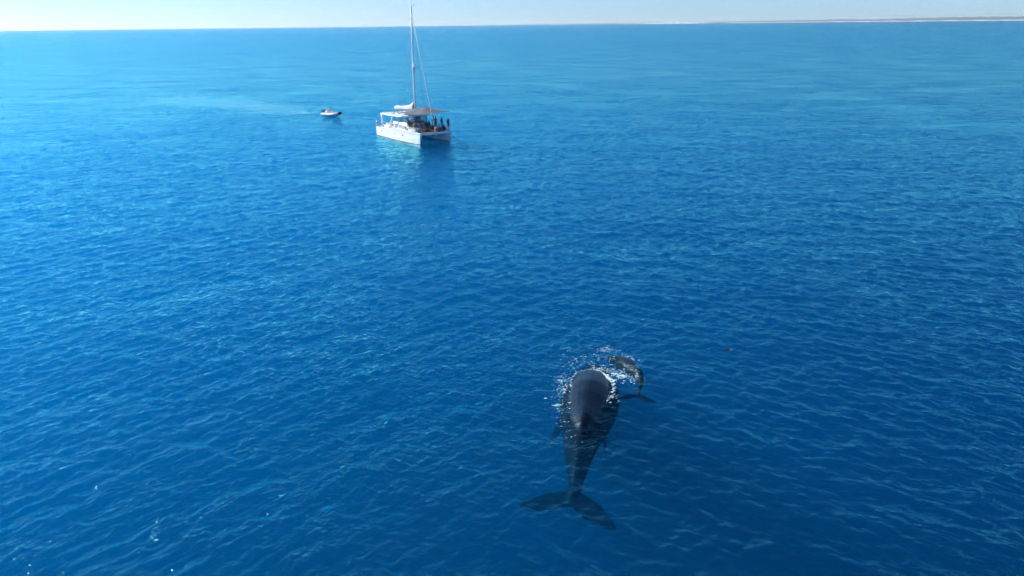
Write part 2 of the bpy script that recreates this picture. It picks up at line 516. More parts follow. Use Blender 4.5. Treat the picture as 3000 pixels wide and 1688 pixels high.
def whale_skin(name, dark, pale, scale):
    m, n, l = nodes_mat(name)
    b = n['Principled BSDF']
    tc = n.new('ShaderNodeTexCoord')
    n1 = n.new('ShaderNodeTexNoise'); n1.inputs['Scale'].default_value = 1.3 * scale; n1.inputs['Detail'].default_value = 6; n1.inputs['Roughness'].default_value = 0.65
    n2 = n.new('ShaderNodeTexNoise'); n2.inputs['Scale'].default_value = 9 * scale; n2.inputs['Detail'].default_value = 4
    vo = n.new('ShaderNodeTexVoronoi'); vo.inputs['Scale'].default_value = 4.5 * scale; vo.inputs['Randomness'].default_value = 1.0
    for q in (n1, n2, vo): l.new(tc.outputs['Object'], q.inputs['Vector'])
    r1 = n.new('ShaderNodeValToRGB')
    r1.color_ramp.elements[0].position = 0.35; r1.color_ramp.elements[0].color = (*dark, 1)
    r1.color_ramp.elements[1].position = 0.75; r1.color_ramp.elements[1].color = (*[c * 2.4 for c in dark], 1)
    l.new(n1.outputs['Fac'], r1.inputs['Fac'])
    # barnacle spots and scratches
    r2 = n.new('ShaderNodeValToRGB')
    r2.color_ramp.elements[0].position = 0.03; r2.color_ramp.elements[0].color = (1, 1, 1, 1)
    r2.color_ramp.elements[1].position = 0.07; r2.color_ramp.elements[1].color = (0, 0, 0, 1)
    l.new(vo.outputs['Distance'], r2.inputs['Fac'])
    mul = n.new('ShaderNodeMath'); mul.operation = 'MULTIPLY'; l.new(r2.outputs['Color'], mul.inputs[0]); l.new(n2.outputs['Fac'], mul.inputs[1])
    mx = n.new('ShaderNodeMix'); mx.data_type = 'RGBA'
    l.new(mul.outputs[0], mx.inputs[0]); l.new(r1.outputs['Color'], mx.inputs[6]); mx.inputs[7].default_value = (*pale, 1)
    l.new(mx.outputs[2], b.inputs['Base Color'])
    rr = n.new('ShaderNodeMapRange'); rr.inputs['To Min'].default_value = 0.10; rr.inputs['To Max'].default_value = 0.58
    l.new(n2.outputs['Fac'], rr.inputs['Value']); l.new(rr.outputs[0], b.inputs['Roughness'])
    bp = n.new('ShaderNodeBump'); bp.inputs['Strength'].default_value = 0.25; bp.inputs['Distance'].default_value = 0.03
    l.new(n2.outputs['Fac'], bp.inputs['Height']); l.new(bp.outputs[0], b.inputs['Normal'])
    # wet skin shines in air; under water its index matches the sea's and the gloss goes
    ge = n.new('ShaderNodeNewGeometry'); sz = n.new('ShaderNodeSeparateXYZ'); l.new(ge.outputs['Position'], sz.inputs[0])
    mr = n.new('ShaderNodeMapRange'); mr.inputs['From Min'].default_value = -0.12; mr.inputs['From Max'].default_value = 0.03
    mr.inputs['To Min'].default_value = 0.02; mr.inputs['To Max'].default_value = 0.5
    b.inputs['Specular Tint'].default_value = (0.55, 0.82, 1.0, 1)
    l.new(sz.outputs[2], mr.inputs['Value']); l.new(mr.outputs[0], b.inputs['Specular IOR Level'])
    return m

adult_path = [(4.75, 37.9, -1.15), (4.45, 36.3, -1.05), (4.15, 34.6, -0.92), (3.88, 32.9, -0.83), (3.58, 31.4, -0.79),
              (3.28, 30.0, -0.76), (3.00, 28.65, -0.86), (2.77, 27.4, -1.06), (2.57, 26.25, -1.34), (2.32, 25.42, -1.58)]
adult = whale_mesh('humpback_whale', adult_path, 1.0, (0.93, -0.37, 0.0), 4.15,
                   [((3.35, 34.5, -1.45), (-0.50, -0.72, -0.42), (0.3, -0.6, -0.2), 3.0),
                    ((4.75, 34.7, -1.75), (0.05, -0.55, -0.95), (-0.3, -0.6, -0.2), 3.0)],
                   0.05, whale_skin('whale_skin', (0.0025, 0.0065, 0.012), (0.13, 0.18, 0.21), 1.0))
tag(adult, 'large dark grey humpback whale with its broad back out of the water', 'whale', 'humpback whales')

calf_path = [(5.30, 37.45, -0.41), (5.62, 36.95, -0.35), (6.00, 36.30, -0.31), (6.35, 35.60, -0.29), (6.58, 34.95, -0.29),
             (6.66, 34.40, -0.35), (6.60, 33.95, -0.53), (6.48, 33.65, -0.76), (6.36, 33.42, -0.93)]
calf = whale_mesh('humpback_whale', calf_path, 0.295, (0.95, -0.25, 0.0), 1.95,
                  [((5.45, 36.35, -0.5), (-0.75, -0.5, -0.5), (0.3, -0.6, -0.2), 1.2),
                   ((6.10, 36.55, -0.5), (0.7, -0.4, -0.6), (-0.3, -0.6, -0.2), 1.2)],
                  0.03, whale_skin('calf_skin', (0.006, 0.010, 0.015), (0.20, 0.23, 0.25), 2.2))
tag(calf, 'small humpback whale calf curving round beside the large whale', 'whale', 'humpback whales')

# ------------------------------------------------------------------ foam round the whales
def blobs(name, p, z, rg, mat, label):
    """many small irregular flecks as one mesh"""
    verts, faces = [], []
    for (x, y, s), zz in zip(p, z):
        s = min(s, 0.11)
        m = rg.integers(6, 10); b = len(verts)
        st = rg.uniform(1.0, 2.4); ro = rg.normal(0, 0.5)
        for q in range(m):
            a = 2 * np.pi * q / m
            r = s * rg.uniform(0.55, 1.25)
            dx, dy = r * np.cos(a) * st, r * np.sin(a)
            verts.append((x + dx * np.cos(ro) - dy * np.sin(ro), y + dx * np.sin(ro) + dy * np.cos(ro), zz))
        verts.append((x, y, zz + 0.35 * s))
        for q in range(m): faces.append((b + q, b + (q + 1) % m, b + m))
    o = mesh_obj(name, verts, faces, mat, smooth=True)
    tag(o, label, 'bubbles' if name == 'bubbles' else 'foam', kind='stuff')

def build_foam():
    rg = np.random.default_rng(5)
    P = []          # x, y, size
    def ring(cx, cy, rx, ry, a0, a1, n, jit, size):
        a = np.radians(rg.uniform(a0, a1, n))
        rad = 1 + np.abs(rg.normal(0, jit, n))
        P.append(np.stack([cx + rx * rad * np.cos(a), cy + ry * rad * np.sin(a), size * rg.lognormal(0, 0.55, n)], -1))
    def cloud(cx, cy, sx, sy, rot, n, size):
        p = rg.normal(0, 1, (n, 2)) * [sx, sy]; c, s = np.cos(np.radians(rot)), np.sin(np.radians(rot))
        P.append(np.stack([cx + p[:, 0] * c - p[:, 1] * s, cy + p[:, 0] * s + p[:, 1] * c, size * rg.lognormal(0, 0.6, n)], -1))
    # the waterline of the adult's back, thickest at its right front
    ring(3.98, 33.0, 1.02, 1.75, 20, 85, 270, 0.06, 0.0180)
    ring(3.98, 33.0, 1.02, 1.75, 85, 175, 85, 0.05, 0.0128)
    ring(3.98, 33.0, 1.02, 1.75, 175, 235, 70, 0.06, 0.0128)
    ring(3.98, 33.0, 1.02, 1.75, -60, 20, 132, 0.06, 0.0128)
    # churned patch between adult and calf
    cloud(5.25, 34.3, 0.48, 0.32, -35, 150, 0.0165)
    cloud(5.75, 33.85, 0.50, 0.30, -10, 110, 0.0165)
    cloud(4.9, 34.9, 0.55, 0.18, -20, 99, 0.0139)
    # broken arcs over the head
    ring(4.35, 34.9, 1.35, 1.55, 40, 150, 70, 0.12, 0.0128)
    ring(4.5, 35.3, 1.9, 2.2, 60, 165, 60, 0.12, 0.0104)
    # turquoise lace on the left
    cloud(2.55, 33.2, 0.16, 0.75, -8, 80, 0.0139)
    cloud(2.75, 31.9, 0.2, 0.8, 8, 60, 0.0116)
    cloud(2.9, 30.2, 0.25, 0.9, 10, 40, 0.0093)
    cloud(4.75, 31.9, 0.2, 0.5, 25, 66, 0.0104)
    # round the calf
    cloud(5.1, 37.3, 0.25, 0.18, 0, 88, 0.0128)
    cloud(6.3, 36.5, 0.5, 0.10, -50, 88, 0.0104)
    cloud(6.1, 34.9, 0.3, 0.4, -30, 79, 0.0104)
    # dots over the tail stock and flukes
    cloud(2.2, 27.6, 0.9, 0.35, 0, 26, 0.0070)
    p = np.concatenate(P)
    z = wave(p[:, 0], p[:, 1], np.full(len(p), 0.13)) + 0.02
    blobs('foam', p, z, rg, pmat('sea_foam', (0.52, 0.70, 0.74), 0.8, var=0.2), 'white foam flecks on the water around the whales')
    # thin broken foam left along the wake of the inflatable boat
    n = 620
    u = rg.uniform(0.06, 0.72, n)
    dv = SLICK_B - SLICK_A
    off = rg.normal(0, 1, n) * (1.2 + 6.0 * u) - 5 * np.sin(u * 5.0) * u
    d = dv.normalized()
    w = np.stack([SLICK_A.x + dv.x * u - d.y * off, SLICK_A.y + dv.y * u + d.x * off, 0.062 * rg.lognormal(0, 0.4, n)], -1)
    blobs('wake_foam', w, wave(w[:, 0], w[:, 1], np.full(n, 0.9)) + 0.05, rg, pmat('thin_foam', (0.60, 0.74, 0.78), 0.8), 'faint pale foam along the wake of the inflatable boat')
    # bubbles carried down beside the adult's left flank and over its head
    n = 520
    u = rg.uniform(0, 1, n)
    bx = 2.75 - 0.35 * np.sin(u * 3.1) + rg.normal(0, 0.28, n); by = 28.6 + 6.4 * u + rg.normal(0, 0.2, n)
    q = np.stack([bx, by, 0.014 * rg.lognormal(0, 0.5, n)], -1)
    a = np.radians(rg.uniform(25, 160, 240)); rd = rg.uniform(0.7, 1.25, 240)
    q2 = np.stack([4.7 + 1.9 * rd * np.cos(a), 34.9 + 1.9 * rd * np.sin(a), 0.014 * rg.lognormal(0, 0.5, 240)], -1)
    q = np.concatenate([q, q2])
    zb = -0.15 - np.abs(rg.normal(0, 0.35, len(q)))
    blobs('bubbles', q, zb, rg, pmat('bubble_cloud', (0.45, 0.62, 0.62), 0.9), 'pale bubbles under the surface beside the large whale')
build_foam()

# ------------------------------------------------------------------ shape helpers for the boats
def add_box(bm, c, s, rot=None, bevel=0.0):
    """box centred at c with full sizes s"""
    g = bmesh.ops.create_cube(bm, size=1.0)
    vs = g['verts']
    bmesh.ops.scale(bm, vec=s, verts=vs)
    if bevel:
        es = list({e for v in vs for e in v.link_edges})
        r = bmesh.ops.bevel(bm, geom=es, offset=bevel, segments=2, affect='EDGES', profile=0.5)
        vs = list({v for f in r['faces'] for v in f.verts} | {v for v in vs if v.is_valid})
    if rot is not None:
        bmesh.ops.rotate(bm, cent=(0, 0, 0), matrix=rot, verts=vs)
    bmesh.ops.translate(bm, vec=c, verts=vs)
    return vs

def add_tube(bm, pts, rad, seg=8, cap=True):
    """round bar through pts; rad is one number or one per point"""
    pts = [Vector(p) for p in pts]
    rads = rad if isinstance(rad, (list, tuple)) else [rad] * len(pts)
    rings = []
    prev = None
    for i, p in enumerate(pts):
        t = (pts[min(i + 1, len(pts) - 1)] - pts[max(i - 1, 0)]).normalized()
        ref = Vector((0, 0, 1)) if abs(t.z) < 0.9 else Vector((1, 0, 0))
        if prev is None: a = t.cross(ref).normalized()
        else:
            a = (prev - t * prev.dot(t))
            a = a.normalized() if a.length > 1e-6 else t.cross(ref).normalized()
        prev = a
        b = t.cross(a)
        rings.append([bm.verts.new(p + (a * math.cos(2 * math.pi * k / seg) + b * math.sin(2 * math.pi * k / seg)) * rads[i]) for k in range(seg)])
    for r0, r1 in zip(rings, rings[1:]):
        for k in range(seg):
            bm.faces.new((r0[k], r0[(k + 1) % seg], r1[(k + 1) % seg], r1[k]))
    if cap:
        bm.faces.new(rings[0][::-1]); bm.faces.new(rings[-1])
    return rings

def add_loft(bm, sections, closed=True, cap=True):
    rings = [[bm.verts.new(p) for p in s] for s in sections]
    n = len(rings[0])
    for r0, r1 in zip(rings, rings[1:]):
        for k in range(n if closed else n - 1):
            bm.faces.new((r0[k], r0[(k + 1) % n], r1[(k + 1) % n], r1[k]))
    if cap and closed:
        bm.faces.new(rings[0][::-1]); bm.faces.new(rings[-1])
    return rings

def box(name, c, s, m, parent, rot=None, bevel=0.02):
    bm = bmesh.new(); add_box(bm, c, s, rot, bevel); return bm_obj(name, bm, m, parent)

def tube(name, pts, rad, m, parent, seg=8):
    bm = bmesh.new(); add_tube(bm, pts, rad, seg); return bm_obj(name, bm, m, parent, smooth=True)

def slab(name, outline, z0, z1, m, parent, bevel=0.03):
    """flat plate from an (x, y) outline; z0/z1 may be functions of (x, y)"""
    f0 = z0 if callable(z0) else (lambda x, y: z0)
    f1 = z1 if callable(z1) else (lambda x, y: z1)
    bm = bmesh.new()
    lo = [bm.verts.new((x, y, f0(x, y))) for x, y in outline]
    hi = [bm.verts.new((x, y, f1(x, y))) for x, y in outline]
    n = len(outline)
    bm.faces.new(lo[::-1]); top = bm.faces.new(hi)
    for k in range(n): bm.faces.new((lo[k], lo[(k + 1) % n], hi[(k + 1) % n], hi[k]))
    if bevel: bmesh.ops.bevel(bm, geom=list(top.edges), offset=bevel, segments=2, affect='EDGES', profile=0.5)
    return bm_obj(name, bm, m, parent)

M = dict(
    gel=pmat('white_gelcoat', (0.80, 0.82, 0.83), 0.28, var=0.04, scale=1.5),
    deck=pmat('deck_paint', (0.74, 0.75, 0.74), 0.6, var=0.06, scale=3),
    stripe=pmat('grey_rub_strip', (0.22, 0.24, 0.26), 0.5),
    anti=pmat('antifouling', (0.02, 0.025, 0.035), 0.7, var=0.3, scale=2),
    dark=pmat('dark_fitting', (0.02, 0.022, 0.025), 0.4),
    net=pmat('trampoline_net', (0.03, 0.032, 0.036), 0.8, var=0.3, scale=8),
    alu=pmat('mast_paint', (0.78, 0.79, 0.79), 0.4, var=0.05),
    steel=pmat('stainless_steel', (0.6, 0.61, 0.62), 0.25, metal=0.9, var=0.05),
    wire=pmat('rigging_wire', (0.12, 0.13, 0.14), 0.4, metal=0.5),
    white_line=pmat('furled_headsail', (0.78, 0.79, 0.78), 0.7),
    canvas=pmat('sail_bag_canvas', (0.42, 0.43, 0.43), 0.85, var=0.35, scale=2.2),
    shade=pmat('grey_shade_cloth', (0.105, 0.115, 0.14), 0.9, var=0.18, scale=2),
    panel=pmat('grey_side_panel', (0.20, 0.22, 0.24), 0.45, var=0.1),
    red=pmat('lifebuoy_orange', (0.62, 0.16, 0.09), 0.55),
    seat=pmat('blue_cushion', (0.05, 0.07, 0.14), 0.8),
    hyp=pmat('inflatable_fabric', (0.72, 0.73, 0.72), 0.5, var=0.05),
    hypd=pmat('dark_bow_patch', (0.04, 0.035, 0.05), 0.6),
    cowl=pmat('outboard_cowl', (0.012, 0.012, 0.014), 0.25, coat=0.5),
)
def glass_mat():
    m, n, l = nodes_mat('tinted_glass')
    n.remove(n['Principled BSDF'])
    tr = n.new('ShaderNodeBsdfTransparent'); tr.inputs[0].default_value = (0.82, 0.87, 0.88, 1)
    g = n.new('ShaderNodeBsdfGlossy'); g.inputs['Roughness'].default_value = 0.03
    lw = n.new('ShaderNodeLayerWeight'); lw.inputs['Blend'].default_value = 0.5
    pw = n.new('ShaderNodeMath'); pw.operation = 'POWER'; pw.inputs[1].default_value = 5.0; l.new(lw.outputs['Facing'], pw.inputs[0])
    fr = n.new('ShaderNodeMath'); fr.operation = 'MULTIPLY_ADD'; fr.inputs[1].default_value = 0.95; fr.inputs[2].default_value = 0.04; l.new(pw.outputs[0], fr.inputs[0])
    mx = n.new('ShaderNodeMixShader')
    l.new(fr.outputs[0], mx.inputs[0]); l.new(tr.outputs[0], mx.inputs[1]); l.new(g.outputs[0], mx.inputs[2])
    l.new(mx.outputs[0], n['Material Output'].inputs['Surface'])
    return m
M['glass'] = glass_mat()

# ------------------------------------------------------------------ catamaran
BOAT_O = Vector((-15.2856, 118.8561, 0.0))
BOAT_RZ = R(-55.5)
boat = empty('sailing_catamaran', BOAT_O, BOAT_RZ)
tag(boat, 'white sailing catamaran with tall bare mast and grey shade sail over its crowded foredeck', 'catamaran')
DECK = lambda x: 1.52 + 0.28 * max(0.0, (x + 7.6) / 14.6)       # sheer line

def build_hull(sg):
    #        x     centre  wl half  deck half
    st = [(-7.75, 2.50, 0.60, 0.70), (-7.0, 2.52, 0.66, 0.76), (-5.0, 2.54, 0.70, 0.80), (-2.0, 2.56, 0.70, 0.80), (1.0, 2.57, 0.66, 0.78),
          (3.5, 2.58, 0.50, 0.66), (5.2, 2.60, 0.28, 0.46), (6.2, 2.62, 0.10, 0.27), (6.6, 2.62, 0.02, 0.16)]
    secs = []
    for i, (x, cyy, wl, wd) in enumerate(st):
        rake = 0.45 if i == len(st) - 1 else (0.30 if i == len(st) - 2 else 0.0)   # the stem leans forward
        if i == 0: rake = 0.22
        dz = DECK(x)
        c = cyy * sg
        kz = -0.55 if i < 7 else -0.3
        pts = [(x - 0.25 * (i > 6), c, kz), (x - 0.1 * (i > 6), c + wl * 0.7, -0.32), (x, c + wl, 0.0), (x + rake * 0.4, c + (wl + wd) / 2 + 0.02, dz * 0.45), (x + rake, c + wd, dz),
               (x + rake, c, dz + 0.05), (x + rake, c - wd, dz), (x + rake * 0.4, c - (wl + wd) / 2 - 0.02, dz * 0.45), (x, c - wl, 0.0), (x - 0.1 * (i > 6), c - wl * 0.7, -0.32)]
        secs.append(pts)
    bm = bmesh.new(); add_loft(bm, secs)
    h = bm_obj('hull', bm, M['gel'], boat)
    # rub strip just under the deck edge and dark boot line at the water, on the outer side
    for nm, zf, hh, mat, k in (('rub_strip', lambda x: DECK(x) - 0.13, 0.07, M['stripe'], 4), ('boot_line', lambda x: 0.10, 0.12, M['anti'], 2)):
        bm = bmesh.new()
        for side in (1, -1):
            rows = []
            for i, (x, cyy, wl, wd) in enumerate(st):
                rake = 0.45 if i == len(st) - 1 else (0.30 if i == len(st) - 2 else 0.0)
                zz = zf(x); f = zz / DECK(x)
                if f < 0.45: w = wl + ((wl + wd) / 2 + 0.02 - wl) * f / 0.45; xx = x + rake * 0.4 * f / 0.45
                else: w = (wl + wd) / 2 + 0.02 + (wd - (wl + wd) / 2 - 0.02) * (f - 0.45) / 0.55; xx = x + rake * (0.4 + 0.6 * (f - 0.45) / 0.55)
                y = cyy * sg + side * (w + 0.012)
                rows.append([(xx, y - side * 0.03, zz - hh / 2), (xx, y, zz - hh / 2), (xx, y, zz + hh / 2), (xx, y - side * 0.03, zz + hh / 2)])
            add_loft(bm, rows)
        bm_obj(nm, bm, mat, h)
    for x in (-5.45, -2.9, -0.45, 2.1):
        i = max(k for k in range(len(st)) if st[k][0] <= x); u = (x - st[i][0]) / (st[i + 1][0] - st[i][0])
        wl = st[i][2] + (st[i + 1][2] - st[i][2]) * u; wd = st[i][3] + (st[i + 1][3] - st[i][3]) * u; cc = st[i][1] + (st[i + 1][1] - st[i][1]) * u
        z = 1.08 + 0.012 * x
        f = (z / DECK(x) - 0.45) / 0.55; wm = (wl + wd) / 2 + 0.02; w = wm + (wd - wm) * f
        bm = bmesh.new()
        add_tube(bm, [(x, sg * (cc + w - 0.04), z), (x, sg * (cc + w + 0.022), z)], 0.155, 14)
        bm_obj('porthole', bm, M['dark'], h)
for sg in (-1, 1): build_hull(sg)

# decks between the hulls
slab('bridge_deck', [(-7.2, -1.95), (3.3, -1.95), (3.3, 1.95), (-7.2, 1.95)], lambda x, y: 0.72 + (0.5 if x > 3 else 0), lambda x, y: DECK(x) - 0.02, M['gel'], boat)
slab('foredeck', [(1.2, -1.93), (3.25, -1.93), (3.25, 1.93), (1.2, 1.93)], lambda x, y: DECK(x) - 0.01, lambda x, y: DECK(x) + 0.03, M['deck'], boat)
bm = bmesh.new()
add_loft(bm, [[(6.75 + dx, y, 1.66 + dz) for dx, dz in ((-0.14, -0.17), (0.12, -0.2), (0.17, 0.0), (0.08, 0.15), (-0.14, 0.13))] for y in (-2.62, -1.2, 0, 1.2, 2.62)])
cb = bm_obj('crossbeam', bm, M['gel'], boat)
# trampoline: a woven net of crossed straps
bm = bmesh.new()
for k in range(26):
    x = 3.35 + k * 0.128
    add_box(bm, (x, 0, 1.70), (0.085, 3.96, 0.012))
for k in range(30):
    add_box(bm, (4.98, -1.9 + k * 0.131, 1.712), (3.4, 0.085, 0.012))
bm_obj('trampoline', bm, M['net'], boat)
# anchor slung under the crossbeam
bm = bmesh.new()
add_tube(bm, [(6.95, 0.05, 1.5), (7.0, 0.05, 1.15), (7.0, 0.05, 0.85)], 0.03)
add_box(bm, (7.0, 0.05, 0.82), (0.10, 0.42, 0.06), None, 0.01)
add_box(bm, (7.02, -0.13, 0.92), (0.07, 0.06, 0.24), Matrix.Rotation(R(18), 3, 'X'), 0.01)
add_box(bm, (7.02, 0.23, 0.92), (0.07, 0.06, 0.24), Matrix.Rotation(R(-18), 3, 'X'), 0.01)
bm_obj('anchor', bm, M['steel'], boat)

# cabin: lower house with sloping nose, window band, hardtop
def house_ring(z, inset, nose):
    w = 2.05 - inset
    return [(-3.7, -w, z), (0.7, -w, z), (1.5 + nose * 0.5, -w + 0.35, z), (2.0 + nose, -w + 1.05, z), (2.15 + nose, 0, z), (2.0 + nose, w - 1.05, z), (1.5 + nose * 0.5, w - 0.35, z), (0.7, w, z), (-3.7, w, z)]
bm = bmesh.new(); add_loft(bm, [house_ring(1.60, 0, 0.75), house_ring(2.2, 0.06, 0.4), house_ring(2.62, 0.16, 0.0), house_ring(2.74, 0.30, -0.15)])
cab = bm_obj('cabin', bm, M['gel'], boat)
for sg in (-1, 1):
    box('side_panel', (-1.35, sg * 2.055, 2.02), (4.5, 0.05, 0.52), M['panel'], cab, bevel=0.01)
    box('cabin_hatch', (0.95, sg * 1.0, 2.765), (0.55, 0.5, 0.05), M['dark'], cab, bevel=0.015)
    # window band on each side: frame posts with panes between
    for x0, x1 in ((-3.5, -1.25), (-1.15, 0.95)):
        bm = bmesh.new()
        for pa, pb in (((x0, 2.74), (x1, 2.74)), ((x0, 3.58), (x1, 3.58))):
            add_tube(bm, [(pa[0], sg * 1.72, pa[1]), (pb[0], sg * 1.72, pb[1])], 0.03, 6)
        for x in (x0, x1):
            add_tube(bm, [(x, sg * 1.72, 2.74), (x, sg * 1.72, 3.58)], 0.04, 6)
        fr = bm_obj('window', bm, M['dark'], boat)
        box('pane', ((x0 + x1) / 2, sg * 1.72, 3.16), (x1 - x0 - 0.12, 0.012, 0.76), M['glass'], fr, bevel=0)
# raked windscreen at the front in three panes
fw = [(1.05, -1.70), (1.72, -0.78), (1.72, 0.78), (1.05, 1.70)]
for (xa, ya), (xb, yb) in zip(fw, fw[1:]):
    bm = bmesh.new()
    lo0, lo1, hi0, hi1 = (xa, ya, 2.74), (xb, yb, 2.74), (xa - 0.38, ya * 0.97, 3.60), (xb - 0.38, yb * 0.97, 3.60)
    for a, b in ((lo0, lo1), (hi0, hi1), (lo0, hi0), (lo1, hi1)): add_tube(bm, [a, b], 0.045, 6)
    fr = bm_obj('windscreen', bm, M['dark'], boat)
    me = mesh_obj('pane', [lo0, lo1, hi1, hi0], [(0, 1, 2, 3)], M['glass'], fr)
    md = me.modifiers.new('thickness', 'SOLIDIFY'); md.thickness = 0.012; md.offset = 0
# hardtop
rf = [(-6.65, -2.72), (-3.0, -2.78), (0.3, -2.45), (1.35, -1.75), (1.75, -0.6), (1.75, 0.6), (1.35, 1.75), (0.3, 2.45), (-3.0, 2.78), (-6.65, 2.72)]
camber = lambda x, y: 3.98 - 0.030 * y * y + 0.006 * (x + 6)
roof = slab('roof', rf, lambda x, y: camber(x, y) - 0.20, camber, M['gel'], boat, bevel=0.06)
box('solar_panel', (-4.3, -1.25, 3.995), (2.0, 1.2, 0.03), M['panel'], roof, bevel=0.006)
box('solar_panel', (-4.3, 1.25, 3.995), (2.0, 1.2, 0.03), M['panel'], roof, bevel=0.006)
tube('roof_rail', [(-6.2, -2.45, 3.80), (-6.1, -2.40, 3.98), (-0.6, -2.2, 4.06), (-0.5, -2.2, 3.86)], 0.02, M['steel'], roof, 6)
bm = bmesh.new(); add_tube(bm, [(-5.6, 0.6, 3.98), (-5.6, 0.6, 4.15), (-5.6, 0.6, 4.32)], [0.10, 0.15, 0.05], 10)
bm_obj('antenna_dome', bm, M['gel'], roof, smooth=True)
for sg in (-1, 1):
    tube('roof_post', [(-6.35, sg * 2.62, 1.50), (-6.37, sg * 2.60, 2.6), (-6.40, sg * 2.58, 3.74)], [0.17, 0.14, 0.13], M['gel'], boat, 10)
    tube('roof_strut', [(-4.05, sg * 2.65, 1.52), (-3.2, sg * 2.62, 2.5), (-2.3, sg * 2.55, 3.72)], [0.13, 0.10, 0.09], M['gel'], boat, 10)
slab('cockpit_floor', [(-7.0, -1.93), (-3.7, -1.93), (-3.7, 1.93), (-7.0, 1.93)], 1.45, 1.56, M['deck'], boat)
box('cockpit_bench', (-6.75, 0, 1.78), (0.55, 3.4, 0.42), M['gel'], boat, bevel=0.05)
box('cockpit_bench', (-5.2, -2.35, 1.72), (1.9, 0.5, 0.34), M['gel'], boat, bevel=0.05)
box('cockpit_table', (-5.1, 0.3, 2.2), (1.1, 1.5, 0.05), M['gel'], boat, bevel=0.02)

# guard rails along both sides
for sg in (-1, 1):
    xs = [-3.4, -2.0, -0.6, 0.8, 2.2, 3.6, 5.0, 6.3]
    yv = lambda x: sg * (3.26 if x < 1 else 3.26 - 0.50 * ((x - 1) / 5.3) ** 1.5)
    for x in xs:
        tube('stanchion', [(x, yv(x), DECK(x) - 0.02), (x, yv(x) * 0.995, DECK(x) + 0.72)], 0.022, M['steel'], boat, 6)
    for hh in (0.28, 0.50, 0.70):
        tube('guard_rail', [(x, yv(x) * 0.996, DECK(x) + hh) for x in xs], 0.016, M['gel'], boat, 6)
    tube('bow_rail', [(6.3, yv(6.3), DECK(6.3) + 0.7), (6.85, sg * 2.62, DECK(6.9) + 0.74), (6.85, sg * 2.40, DECK(6.9) + 0.72), (6.8, sg * 2.35, DECK(6.9))], 0.022, M['steel'], boat, 6)
    tube('stern_rail', [(-6.6, sg * 3.2, 1.5), (-6.6, sg * 3.2, 2.35), (-7.4, sg * 3.1, 2.33), (-7.4, sg * 3.1, 1.5)], 0.022, M['steel'], boat, 6)

# mast with spreaders, radar and rigging
mast = tube('mast', [(0.55, 0, 2.7), (0.62, 0, 9.0), (0.78, 0, 15.0), (0.98, 0, 19.75)], [0.15, 0.15, 0.135, 0.11], M['alu'], boat, 10)
for sg in (-1, 1):
    tube('spreader', [(0.65, 0, 10.85), (0.45, sg * 1.15, 10.98)], [0.055, 0.035], M['alu'], mast, 6)
bm = bmesh.new()
add_tube(bm, [(1.02, 0.0, 11.12), (1.02, 0.0, 11.18), (1.02, 0.0, 11.40), (1.02, 0.0, 11.46)], [0.20, 0.30, 0.30, 0.22], 14)
add_box(bm, (0.86, 0, 11.08), (0.45, 0.14, 0.06))
bm_obj('radar', bm, M['gel'], mast, smooth=False)
bm = bmesh.new(); add_box(bm, (0.98, 0, 10.72), (0.22, 0.16, 0.2), None, 0.02)
bm_obj('deck_light', bm, M['dark'], mast)
bm = bmesh.new()
add_tube(bm, [(0.98, 0, 19.72), (1.0, 0, 20.0)], 0.025, 6); add_tube(bm, [(0.98, 0.0, 19.82), (1.53, 0.15, 20.07)], 0.03, 6)
add_tube(bm, [(1.48, 0.05, 20.02), (1.60, 0.3, 20.14)], 0.045, 6)
bm_obj('masthead_vane', bm, M['wire'], mast)
for sg in (-1, 1):
    tube('shroud', [(0.95, sg * 0.1, 18.3), (0.45, sg * 1.15, 10.98), (-0.9, sg * 2.9, 1.7)], 0.012, M['wire'], boat, 5)
    tube('lower_shroud', [(0.66, sg * 0.12, 10.6), (-0.3, sg * 2.9, 1.7)], 0.012, M['wire'], boat, 5)
    tube('lazy_jack', [(0.6, sg * 0.15, 10.6), (-3.6, sg * 0.35, 5.0)], 0.009, M['wire'], boat, 5)
tube('forestay', [(1.10, 0, 18.7), (3.4, 0, 11.9), (6.0, 0, 4.2), (6.72, 0, 1.85)], [0.035, 0.055, 0.07, 0.06], M['white_line'], boat, 8)
tube('halyard', [(1.12, 0.12, 18.9), (2.2, 0.1, 11.0), (3.0, 0.35, 5.35)], 0.011, M['wire'], boat, 5)
# boom with the mainsail folded in its bag
boom = tube('boom', [(0.4, 0, 4.75), (-6.3, 0, 4.38)], 0.10, M['alu'], boat, 8)
bm = bmesh.new(); secs = []
for i in range(15):
    u = i / 14
    x = 0.35 - 6.75 * u; zb = 4.72 - 0.36 * u
    hh = 0.85 * (1 - u) ** 4 + 0.42 + 0.05 * math.sin(u * 17)
    ww = 0.30 + 0.10 * math.sin(u * 3.1) + 0.03 * math.sin(u * 23)
    secs.append([(x, ww * math.cos(a) * (1 - 0.35 * max(0, math.sin(a))) + 0.04 * math.sin(u * 29 + a * 2), zb + (hh if math.sin(a) > 0 else 0.22) * math.sin(a)) for a in [2 * math.pi * k / 12 for k in range(12)]])
add_loft(bm, secs)
bm_obj('sail_bag', bm, M['canvas'], boom, smooth=True)

